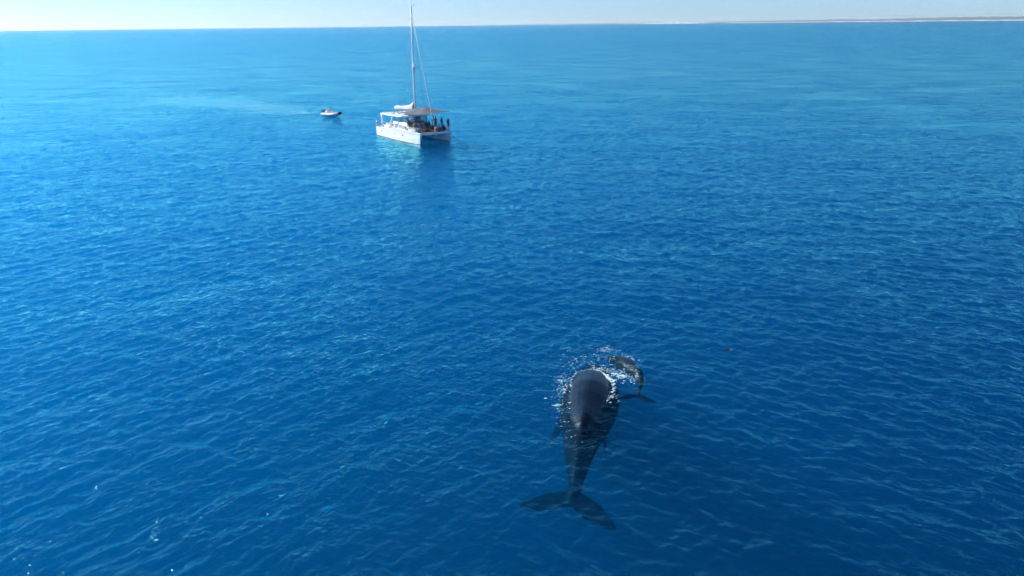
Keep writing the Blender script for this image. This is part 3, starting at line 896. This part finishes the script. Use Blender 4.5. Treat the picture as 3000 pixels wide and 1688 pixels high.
# grey shade sail over the foredeck, ridge held up along the centre
def shade_sail():
    nu, nv = 18, 14
    ridge = [(-1.6, 0.1, 4.50), (0.75, 0.05, 5.05), (2.0, 0.2, 4.98), (3.05, 0.4, 5.34), (4.4, 1.1, 4.98), (5.5, 1.9, 4.80), (6.55, 2.75, 4.68)]
    near = [(-1.5, -1.9, 4.22), (0.3, -1.9, 4.16), (2.0, -1.8, 4.16), (3.8, -1.5, 4.24), (5.6, -0.6, 4.42), (6.2, 1.2, 4.56), (6.55, 2.74, 4.67)]
    far = [(-1.3, 2.0, 4.34), (0.3, 2.3, 4.42), (2.0, 2.55, 4.45), (3.3, 2.7, 4.50), (4.5, 2.75, 4.55), (5.6, 2.78, 4.60), (6.55, 2.78, 4.66)]
    v, f = [], []
    for i in range(nu):
        t = i / (nu - 1)
        a, b, c = Vector(catmull(near, t)), Vector(catmull(ridge, t)), Vector(catmull(far, t))
        for j in range(nv):
            s = j / (nv - 1) * 2 - 1
            p = a.lerp(b, 1 + s) if s < 0 else b.lerp(c, s)
            sag = -0.22 * math.sin(math.pi * abs(s)) * (1 - t * 0.7)
            v.append((p.x, p.y, p.z + sag))
    for i in range(nu - 1):
        for j in range(nv - 1):
            f.append((i * nv + j, i * nv + j + 1, (i + 1) * nv + j + 1, (i + 1) * nv + j))
    o = mesh_obj('shade_sail', v, f, M['shade'], boat, smooth=True)
    md = o.modifiers.new('thickness', 'SOLIDIFY'); md.thickness = 0.012
    tube('tie_rope', [(6.55, 2.76, 4.67), (6.86, 2.62, 2.5)], 0.012, M['wire'], o, 5)
    tube('tie_rope', [(5.6, -0.6, 4.42), (6.3, -2.7, 2.4)], 0.012, M['wire'], o, 5)
shade_sail()

def in_boat(o, p, rz=0.0):
    """put a thing that rides on the catamaran at boat coordinates"""
    q = Matrix.Rotation(BOAT_RZ, 3, 'Z') @ Vector(p)
    o.location = BOAT_O + q
    o.rotation_euler = (0, 0, BOAT_RZ + rz)
    return o

# lifebuoy on the stern rail
bm = bmesh.new()
ang = [2 * math.pi * k / 22 for k in range(23)]
add_tube(bm, [(0, 0.36 * math.cos(a), 0.36 * math.sin(a)) for a in ang], 0.10, 8, cap=False)
lb = bm_obj('lifebuoy', bm, M['red'], None, smooth=True)
for k in range(4):
    a = math.pi / 4 + k * math.pi / 2
    bm = bmesh.new()
    add_tube(bm, [(0, 0.36 * math.cos(a + d), 0.36 * math.sin(a + d)) for d in (-0.16, 0, 0.16)], 0.107, 8)
    bm_obj('band', bm, M['gel'], lb, smooth=True)
in_boat(lb, (-7.05, -3.28, 2.1), R(75))
tag(lb, 'round orange lifebuoy hanging on the stern rail of the catamaran', 'lifebuoy')

# boards stacked on the starboard foredeck
def board(z, col, label, rz, dx):
    secs = []
    for i in range(13):
        u = i / 12; x = -1.1 + 2.2 * u
        w = 0.36 * math.sin(math.pi * (0.06 + 0.88 * u)) ** 0.55
        t = 0.055; rise = 0.10 * max(0, u - 0.75) ** 1.5 * 4
        secs.append([(x, w * math.cos(a), rise + t * math.sin(a)) for a in [2 * math.pi * k / 10 for k in range(10)]])
    bm = bmesh.new(); add_loft(bm, secs)
    o = bm_obj('paddle_board', bm, pmat('board_' + label.split()[0], col, 0.4), None, smooth=True)
    bm = bmesh.new(); add_box(bm, (-0.1, 0, 0.058), (1.1, 0.46, 0.012), None, 0.004)
    bm_obj('deck_pad', bm, M['stripe'], o)
    in_boat(o, (3.75 + dx, -2.05, DECK(3.7) + 0.06 + z), rz)
    tag(o, label, 'board', 'boards stacked on the foredeck')
board(0.03, (0.62, 0.22, 0.30), 'pink edged board at the bottom of the stack on the foredeck', R(-10), 0)
board(0.19, (0.78, 0.79, 0.76), 'white board in the middle of the stack on the foredeck', R(-12), 0.05)
board(0.35, (0.10, 0.50, 0.42), 'sea green board on top of the stack on the foredeck', R(-9), -0.05)

# ------------------------------------------------------------------ people
POSES = {
    'stand': dict(pelvis=(0, 0, .93), spine=(0.01, 0, 1.14), chest=(0, 0, 1.34), neck=(0.01, 0, 1.48), head=(0.03, 0, 1.60), hip=(0, .09, .88), knee=(.03, .10, .49), ankle=(-.02, .11, .08), toe=(.13, .13, .035),
                  sho=(-.01, .18, 1.40), elbow=(-.05, .25, 1.13), wrist=(.06, .25, .90)),
    'hold': dict(pelvis=(0, 0, .93), spine=(0.01, 0, 1.14), chest=(0, 0, 1.34), neck=(0.02, 0, 1.48), head=(0.05, 0, 1.60), hip=(0, .10, .88), knee=(.03, .12, .49), ankle=(-.03, .14, .08), toe=(.12, .17, .035),
                 sho=(0, .18, 1.40), elbow=(.10, .26, 1.16), wrist=(.30, .12, 1.28)),
    'sit': dict(pelvis=(0, 0, .13), spine=(-.05, 0, .34), chest=(-.05, 0, .54), neck=(-.02, 0, .68), head=(.02, 0, .81), hip=(.04, .09, .12), knee=(.42, .15, .42), ankle=(.62, .13, .08), toe=(.77, .14, .035),
                sho=(-.04, .18, .60), elbow=(.10, .28, .38), wrist=(.34, .20, .42)),
    'lean': dict(pelvis=(0, 0, .13), spine=(-.10, 0, .33), chest=(-.18, 0, .52), neck=(-.20, 0, .66), head=(-.17, 0, .79), hip=(.04, .09, .12), knee=(.46, .13, .26), ankle=(.82, .12, .07), toe=(.90, .13, .16),
                 sho=(-.18, .18, .58), elbow=(-.34, .26, .34), wrist=(-.36, .30, .06)),
    'ledge': dict(pelvis=(0, 0, .13), spine=(-.02, 0, .34), chest=(.02, 0, .54), neck=(.05, 0, .68), head=(.09, 0, .81), hip=(.05, .09, .11), knee=(.45, .12, .13), ankle=(.43, .12, -.30), toe=(.57, .13, -.345),
                  sho=(.03, .18, .60), elbow=(.05, .27, .36), wrist=(.30, .18, .22)),
    'crouch': dict(pelvis=(-.16, 0, .34), spine=(-.06, 0, .54), chest=(.06, 0, .72), neck=(.14, 0, .84), head=(.22, 0, .95), hip=(-.12, .10, .32), knee=(.28, .18, .50), ankle=(-.02, .14, .08), toe=(.14, .16, .035),
                   sho=(.08, .18, .77), elbow=(.32, .25, .56), wrist=(.45, .16, .32)),
}
_skins = []
def skin_spec(verts, edges, radii, root):
    me = bpy.data.meshes.new('skeleton')
    me.from_pydata([tuple(v) for v in verts], edges, [])
    o = bpy.data.objects.new('skeleton', me); COL.objects.link(o)
    o.modifiers.new('skin', 'SKIN')
    for i, r in enumerate(radii):
        me.skin_vertices[0].data[i].radius = (r[0], r[1]) if isinstance(r, tuple) else (r, r)
        me.skin_vertices[0].data[i].use_root = (i == root)
    sub = o.modifiers.new('sub', 'SUBSURF'); sub.levels = 1; sub.render_levels = 1
    return o

def body_skeleton(P, mirror_noise):
    V, E, Rr = [], [], []
    def add(p, r, parent=None):
        V.append(Vector(p)); Rr.append(r); i = len(V) - 1
        if parent is not None: E.append((parent, i))
        return i
    def side(p, s): return (p[0], p[1] * s, p[2])
    pel = add(P['pelvis'], (.15, .11)); sp = add(P['spine'], (.13, .10), pel); ch = add(P['chest'], (.15, .11), sp)
    nk = add(P['neck'], .055, ch)
    h = Vector(P['head'])
    jaw = add(h + Vector((.015, 0, -.055)), .068, nk); hd = add(h, .088, jaw); tp = add(h + Vector((-.01, 0, .075)), .07, hd)
    add(h + Vector((.098, 0, -.012)), .018, hd)                                     # nose
    for s in (1, -1):
        add(h + Vector((-.01, .088 * s, -.01)), .02, hd)                              # ear
        hp = add(side(P['hip'], s), .095, pel)
        kn = add(side(P['knee'], s), .062, hp)
        mid = add(Vector(side(P['knee'], s)).lerp(Vector(side(P['ankle'], s)), .35) , .058, kn)
        an = add(side(P['ankle'], s), .040, mid); add(side(P['toe'], s), .034, an)
        sh = add(side(P['sho'], s), .062, ch)
        jit = Vector((mirror_noise * s, 0, mirror_noise * .5 * s))
        el = add(Vector(side(P['elbow'], s)) + jit * .5, .043, sh)
        w = Vector(side(P['wrist'], s)) + jit
        wr = add(w, .028, el)
        d = (w - V[el]).normalized(); out = Vector((0, 0, 1)).cross(d)
        out = out.normalized() if out.length > .05 else Vector((1, 0, 0))
        pm = add(w + d * .06, (.036, .018), wr)
        for k, (off, ln) in enumerate(((-.026, .066), (-.009, .078), (.009, .074), (.026, .058))):
            b = V[pm] + out * off
            f1 = add(b + d * (.022 + ln * .4), .0095, pm); add(b + d * (.02 + ln * .85) + Vector((0, 0, -.02)), .008, f1)
        th = add(w + d * .03 - out * .036 * s, .011, wr); add(w + d * .065 - out * .055 * s, .009, th)
    return V, E, Rr

def person_source(pose, noise, shirt=True, shorts=True, sleeve=0.75):
    P = POSES[pose]
    V, E, Rr = body_skeleton(P, noise)
    parts = {'body': skin_spec(V, E, Rr, 0)}
    S = lambda p, s: Vector((p[0], p[1] * s, p[2]))
    if shirt:
        v = [Vector(P['pelvis']).lerp(Vector(P['spine']), .25), Vector(P['spine']), Vector(P['chest']), Vector(P['chest']).lerp(Vector(P['neck']), .5)]
        e = [(0, 1), (1, 2), (2, 3)]; r = [(.175, .13), (.155, .125), (.175, .135), .09]
        for s in (1, -1):
            a = len(v); v += [S(P['sho'], s), S(P['sho'], s).lerp(S(P['elbow'], s), sleeve)]; e += [(2, a), (a, a + 1)]; r += [.085, .066]
        parts['shirt'] = skin_spec(v, e, r, 1)
    if shorts:
        v = [Vector(P['pelvis']).lerp(Vector(P['spine']), .2), Vector(P['pelvis'])]; e = [(0, 1)]; r = [(.165, .13), (.175, .135)]
        for s in (1, -1):
            a = len(v); v += [S(P['hip'], s), S(P['hip'], s).lerp(S(P['knee'], s), .98 if pose in ('sit', 'lean', 'ledge') else .75)]; e += [(1, a), (a, a + 1)]; r += [.115, .088]  # longer on seated poses, so the legs look as dark as in shade
        parts['shorts'] = skin_spec(v, e, r, 1)
    # hair or hat: a cap over the back and top of the head
    bm = bmesh.new(); h = Vector(P['head'])
    bmesh.ops.create_uvsphere(bm, u_segments=14, v_segments=10, radius=1.0)
    bmesh.ops.scale(bm, vec=(.118, .108, .128), verts=bm.verts)
    bmesh.ops.delete(bm, geom=[q for q in bm.verts if q.co.z < -.035 + max(0, q.co.x) * 1.1], context='VERTS')
    bmesh.ops.translate(bm, vec=h + Vector((-.014, 0, .018)), verts=bm.verts)
    me = bpy.data.meshes.new('hair'); bm.to_mesh(me); bm.free()
    o = bpy.data.objects.new('hair_source', me); COL.objects.link(o)
    md = o.modifiers.new('t', 'SOLIDIFY'); md.thickness = 0.02
    parts['hair'] = o
    return parts

SHADED_SKIN = [(0.26, 0.14, 0.09), (0.19, 0.095, 0.06), (0.34, 0.19, 0.13), (0.12, 0.06, 0.04)]  # skin darkened, with the crowd's shade put into the colour
_mc = {}
def cm(name, col, rough=0.85):
    key = (name, col)
    if key not in _mc: _mc[key] = pmat(name, col, rough, var=0.12, scale=9)
    return _mc[key]

#  boat x, y, z, facing (deg, boat frame), pose, scale, skin, shirt, shorts, hair/hat, label
FD = 1.76
PEOPLE = [
    (2.75, -2.45, 1.74, -40, 'hold', 1.04, 1, None, (0.55, 0.68, 0.12), (0.03, 0.02, 0.015), 'bare chested person in lime shorts standing at the starboard rail'),
    (1.55, -1.55, 2.22, -25, 'ledge', 1.0, 3, (0.02, 0.025, 0.03), (0.03, 0.03, 0.04), (0.015, 0.012, 0.01), 'person in black sitting behind the one in lime shorts'),
    (2.35, -1.10, 1.98, -20, 'ledge', 1.0, 2, (0.50, 0.19, 0.06), (0.42, 0.15, 0.07), (0.06, 0.03, 0.02), 'person in orange sitting beside the one in lime shorts'),
    (2.75, -0.25, 1.98, 5, 'ledge', 1.05, 0, (0.03, 0.03, 0.10), (0.04, 0.04, 0.07), (0.02, 0.015, 0.012), 'person in navy sitting just in front of the mast under the shade sail'),
    (2.45, 1.25, 2.05, 12, 'ledge', 1.05, 3, (0.035, 0.03, 0.12), (0.03, 0.03, 0.05), (0.015, 0.012, 0.01), 'person in dark purple sitting near the cabin windscreen under the shade sail'),
    (2.15, 2.25, 1.76, 20, 'stand', 1.08, 2, (0.72, 0.73, 0.70), (0.30, 0.32, 0.34), (0.62, 0.50, 0.42), 'person in a white top and pale hat standing tallest behind the seated crowd'),
    (2.75, 2.35, 1.76, -10, 'hold', 1.02, 0, (0.22, 0.32, 0.40), (0.02, 0.02, 0.03), (0.03, 0.03, 0.035), 'person in a grey blue shirt standing close beside the white top'),
    (4.05, 0.30, 1.74, -5, 'sit', 1.05, 1, (0.03, 0.16, 0.18), (0.03, 0.03, 0.04), (0.02, 0.02, 0.02), 'person in teal sitting on the trampoline in the middle of the crowd'),
    (4.65, 0.70, 1.73, 10, 'sit', 1.0, 0, (0.14, 0.02, 0.04), (0.05, 0.02, 0.03), (0.02, 0.012, 0.01), 'person in maroon sitting low on the trampoline beside the one in teal'),
    (4.35, 1.35, 1.73, 15, 'lean', 1.05, 1, (0.05, 0.045, 0.07), (0.03, 0.03, 0.06), (0.05, 0.05, 0.05), 'person in charcoal leaning back on the trampoline'),
    (3.55, -0.55, 1.80, -30, 'lean', 1.0, 3, (0.03, 0.05, 0.11), (0.02, 0.02, 0.03), (0.015, 0.012, 0.01), 'person in dark blue leaning back beside the stacked boards'),
    (6.45, 0.35, 1.80, 5, 'crouch', 1.05, 2, (0.76, 0.77, 0.76), (0.03, 0.04, 0.06), (0.55, 0.36, 0.28), 'person in a white shirt crouching on the front crossbeam'),
    (4.00, 2.75, 1.78, 20, 'stand', 1.02, 3, (0.025, 0.02, 0.025), (0.40, 0.36, 0.38), (0.015, 0.012, 0.012), 'person in a black top and pale shorts standing by the port rail'),
    (5.30, 1.55, 1.73, 25, 'sit', 1.02, 0, (0.04, 0.12, 0.42), (0.03, 0.05, 0.16), (0.02, 0.02, 0.025), 'person in a bright blue top sitting near the front crossbeam'),
    (5.75, 2.10, 1.74, -8, 'sit', 1.05, 1, (0.13, 0.015, 0.025), (0.10, 0.015, 0.02), (0.02, 0.01, 0.01), 'person in dark red sitting between the blue top and the port bow'),
    (6.05, 2.72, 1.83, 15, 'stand', 1.03, 1, (0.20, 0.045, 0.06), (0.035, 0.03, 0.07), (0.02, 0.012, 0.012), 'person in a reddish top standing alone at the port bow'),
    (3.05, 0.45, 2.0, 0, 'ledge', 1.08, 1, (0.05, 0.02, 0.03), (0.03, 0.03, 0.04), (0.02, 0.015, 0.012), 'person in wine red sitting left of centre against the cabin front'),
    (3.75, -0.10, 1.76, -10, 'crouch', 1.05, 3, (0.02, 0.03, 0.06), (0.02, 0.02, 0.03), (0.02, 0.015, 0.012), 'person in midnight blue crouching behind the one in teal'),
    (3.35, 0.75, 1.78, 5, 'sit', 1.08, 1, (0.025, 0.02, 0.03), (0.03, 0.03, 0.03), (0.015, 0.012, 0.01), 'person in black sitting at the back edge of the trampoline'),
    (5.35, 0.15, 1.73, -15, 'lean', 1.02, 3, (0.06, 0.02, 0.05), (0.03, 0.02, 0.03), (0.02, 0.012, 0.01), 'person in plum leaning back just behind the crossbeam'),
    (4.75, -0.65, 1.73, -20, 'sit', 1.0, 0, (0.03, 0.05, 0.08), (0.02, 0.03, 0.05), (0.03, 0.02, 0.015), 'person in slate blue sitting on the starboard side of the trampoline'),
    (3.30, 1.75, 1.78, 10, 'sit', 1.08, 3, (0.04, 0.03, 0.05), (0.03, 0.03, 0.05), (0.02, 0.015, 0.012), 'person in dark grey sitting in front of the standing pair'),
    (-0.55, 0.95, 1.86, 0, 'hold', 1.0, 2, (0.25, 0.26, 0.42), (0.10, 0.10, 0.14), (0.03, 0.02, 0.02), 'person in a pale violet shirt at the helm behind the windscreen'),
]
def build_people(extra):
    specs = []
    for i, row in enumerate(PEOPLE + extra):
        specs.append((row, person_source(row[4], random.uniform(-.05, .05), row[7] is not None, True)))
    dg = bpy.context.evaluated_depsgraph_get()
    for row, parts in specs:
        made = {}
        for key, src in parts.items():
            me = bpy.data.meshes.new_from_object(src.evaluated_get(dg)); me.name = key
            me.polygons.foreach_set('use_smooth', [True] * len(me.polygons))
            made[key] = me
        for src in parts.values(): bpy.data.objects.remove(src)
        x, y, z, rz, pose, sc, sk, shirt, shorts, hair, label = row
        b = link(bpy.data.objects.new('person', made['body'])); b.data.materials.append(cm('shaded_skin_tone', SHADED_SKIN[sk], 0.6))
        for key, col in (('shirt', shirt), ('shorts', shorts), ('hair', hair)):
            if key in made and col is not None:
                made[key].materials.append(cm('cloth_' + key, col))
                link(bpy.data.objects.new(key, made[key]), b)
        b.scale = (sc, sc, sc)
        if label.endswith('inflatable boat'):
            b.location = RIB_M @ Vector((x, y, z)); b.rotation_euler = (0, 0, RIB_RZ + R(rz))
            tag(b, label, 'person')
        else:
            in_boat(b, (x, y, z), R(rz)); tag(b, label, 'person', 'people on the catamaran')

# ------------------------------------------------------------------ inflatable boat
RIB_O = Vector((-36.1, 152.0, 0.0)); RIB_RZ = R(-33)
RIB_M = Matrix.Translation(RIB_O) @ Matrix.Rotation(RIB_RZ, 4, 'Z')
rib = empty('inflatable_boat', RIB_O, RIB_RZ)
tag(rib, 'small white rigid inflatable boat with outboard motor left of the catamaran', 'inflatable boat')
path = [(-2.45, -0.82, 0.38), (-1.2, -0.86, 0.36), (0.2, -0.86, 0.40), (1.2, -0.74, 0.50), (1.9, -0.42, 0.64), (2.2, 0.0, 0.70), (1.9, 0.42, 0.64), (1.2, 0.74, 0.50), (0.2, 0.86, 0.40), (-1.2, 0.86, 0.36), (-2.45, 0.82, 0.38)]
sm = [tuple(catmull(path, t)) for t in np.linspace(0, 1, 48)]
rr_ = [0.25 * (0.35 + 0.65 * min(1, min(k, 47 - k) / 3)) for k in range(48)]
tb = tube('tube', sm, rr_, M['hyp'], rib, 12)
bm = bmesh.new()
add_tube(bm, [tuple(Vector(catmull(path, t)) + Vector((0, 0, 0.0))) for t in np.linspace(0.455, 0.545, 10)], 0.262, 12)
bm_obj('bow_patch', bm, M['hypd'], tb, smooth=True)
for sg in (-1, 1):
    tube('grab_rope', [tuple(Vector(catmull(path, t)) + Vector((0, sg * 0.20 if False else 0, 0.255))) for t in (np.linspace(0.1, 0.4, 10) if sg < 0 else np.linspace(0.6, 0.9, 10))], 0.02, M['dark'], tb, 5)
secs = []
for x, w, z0 in ((-2.2, 0.72, -0.12), (-1.0, 0.74, -0.16), (0.4, 0.72, -0.12), (1.3, 0.52, 0.06), (1.9, 0.22, 0.38), (2.15, 0.05, 0.58)):
    zt = 0.30 if x < 1 else (0.42 if x < 1.7 else 0.66)
    secs.append([(x, -w, zt), (x, -w * 0.9, (zt + z0) / 2 + 0.05), (x, 0, z0), (x, w * 0.9, (zt + z0) / 2 + 0.05), (x, w, zt)])
bm = bmesh.new(); add_loft(bm, secs); bm_obj('hull', bm, M['gel'], rib)
box('floor', (-0.55, 0, 0.33), (3.2, 1.25, 0.05), M['deck'], rib, bevel=0.01)
bm = bmesh.new()
add_loft(bm, [[(0.15 + dx, y, z) for dx, y in ((-0.28, -0.34), (0.25, -0.30), (0.25, 0.30), (-0.28, 0.34))] for z in (0.35, 0.75)] + [[(0.05 + dx, y, 1.12) for dx, y in ((-0.22, -0.30), (0.12, -0.26), (0.12, 0.26), (-0.22, 0.30))]])
cons = bm_obj('console', bm, M['gel'], rib)
pn = mesh_obj('windscreen', [(0.12, -0.28, 1.12), (0.12, 0.28, 1.12), (-0.05, 0.24, 1.42), (-0.05, -0.24, 1.42)], [(0, 1, 2, 3)], M['glass'], cons)
md = pn.modifiers.new('thickness', 'SOLIDIFY'); md.thickness = 0.01
st_ = box('seat', (-1.25, 0, 0.68), (0.55, 0.85, 0.65), M['gel'], rib, bevel=0.06)
box('cushion', (-1.25, 0, 1.03), (0.5, 0.8, 0.08), M['gel'], st_, bevel=0.03)
box('backrest', (-1.50, 0, 1.25), (0.09, 0.8, 0.45), M['gel'], st_, bevel=0.03)
ob = empty('outboard_motor'); ob.parent = rib; ob.location = (-2.45, 0, 0)
bm = bmesh.new(); add_loft(bm, [[(0.0 + dx * s, dy * s, z) for dx, dy in ((-0.34, -0.18), (0.14, -0.20), (0.2, 0), (0.14, 0.20), (-0.34, 0.18), (-0.4, 0))] for z, s in ((0.62, 0.75), (0.75, 1.0), (1.0, 1.0), (1.12, 0.8), (1.16, 0.45))])
bm_obj('cowl', bm, M['cowl'], ob)
bm = bmesh.new(); add_box(bm, (-0.05, 0, 0.25), (0.22, 0.14, 0.78), None, 0.03); bm_obj('shaft_leg', bm, pmat('outboard_leg', (0.30, 0.09, 0.08), 0.4), ob)
box('transom', (-2.22, 0, 0.42), (0.08, 1.2, 0.42), M['gel'], rib, bevel=0.02)
bm = bmesh.new(); secs = []
for i in range(9):
    u = i / 8; secs.append([(0.35 * (u * 2 - 1), 0.30 * math.sin(math.pi * (0.08 + 0.84 * u)) ** 0.5 * math.cos(a), 0.2 + 0.2 * math.sin(math.pi * (0.08 + 0.84 * u)) ** 0.5 * math.sin(a)) for a in [2 * math.pi * k / 10 for k in range(10)]])
add_loft(bm, secs)
bag = bm_obj('gear_bag', bm, M['hypd'], None, smooth=True); bag.location = RIB_M @ Vector((1.35, 0, 0.45)); bag.rotation_euler = (0, 0, RIB_RZ)
tag(bag, 'dark gear bag lying in the bow of the inflatable boat', 'bag')

build_people([(-0.50, 0.05, 0.36, 5, 'hold', 0.90, 1, (0.70, 0.74, 0.78), (0.03, 0.05, 0.10), (0.02, 0.035, 0.12), 'person in a pale shirt and dark blue cap steering the inflatable boat')])

# ------------------------------------------------------------------ seabird
def seabird():
    root = empty('seabird', (11.75, 36.4, 0.0), R(200))
    tag(root, 'small dark seabird skimming the water to the right of the whales', 'bird')
    brown = pmat('dark_feathers', (0.004, 0.008, 0.013), 0.8); pale = pmat('pale_feathers', (0.42, 0.52, 0.58), 0.8)
    bm = bmesh.new(); secs = []
    for i, (x, r, z) in enumerate(((-0.20, 0.008, 0.00), (-0.14, 0.030, 0.0), (-0.05, 0.05, 0.0), (0.05, 0.052, 0.005), (0.12, 0.034, 0.018), (0.16, 0.032, 0.03), (0.195, 0.024, 0.03), (0.215, 0.008, 0.025), (0.245, 0.004, 0.02))):
        secs.append([(x, r * math.cos(a), z + 0.32 + r * 0.9 * math.sin(a)) for a in [2 * math.pi * k / 10 for k in range(10)]])
    add_loft(bm, secs); bm_obj('body', bm, brown, root, smooth=True)
    for sg in (-1, 1):
        bm = bmesh.new(); secs = []
        for u in (0, .25, .5, .75, 1.0):
            y = sg * (0.03 + 0.36 * u); c = 0.085 * (1 - u ** 2 * 0.8); x = 0.03 + 0.05 * math.sin(u * 3) - 0.10 * u * u; z = 0.335 + 0.05 * math.sin(u * 2.4)
            secs.append([(x + c / 2, y, z), (x, y, z + 0.008), (x - c / 2, y, z), (x, y, z - 0.004)])
        add_loft(bm, secs); bm_obj('wing', bm, brown, root)
    bm = bmesh.new(); add_box(bm, (-0.20, 0, 0.325), (0.10, 0.07, 0.010), None, 0.002); bm_obj('tail', bm, pale, root)
seabird()

# ------------------------------------------------------------------ sea air
def haze():
    m, n, l = nodes_mat('sea_haze')
    n.remove(n['Principled BSDF'])
    pv = n.new('ShaderNodeVolumePrincipled')
    pv.inputs['Color'].default_value = (0.88, 0.97, 1.0, 1); pv.inputs['Density'].default_value = HAZE_D; pv.inputs['Anisotropy'].default_value = 0.3
    l.new(pv.outputs[0], n['Material Output'].inputs['Volume'])
    bm = bmesh.new(); add_box(bm, (0, 0, 15.0), (38000, 38000, 126.0))
    o = bm_obj('haze', bm, m); tag(o, 'thin pale sea haze over the water and coast', 'haze', kind='stuff')
HAZE_D = 3.5e-5
haze()
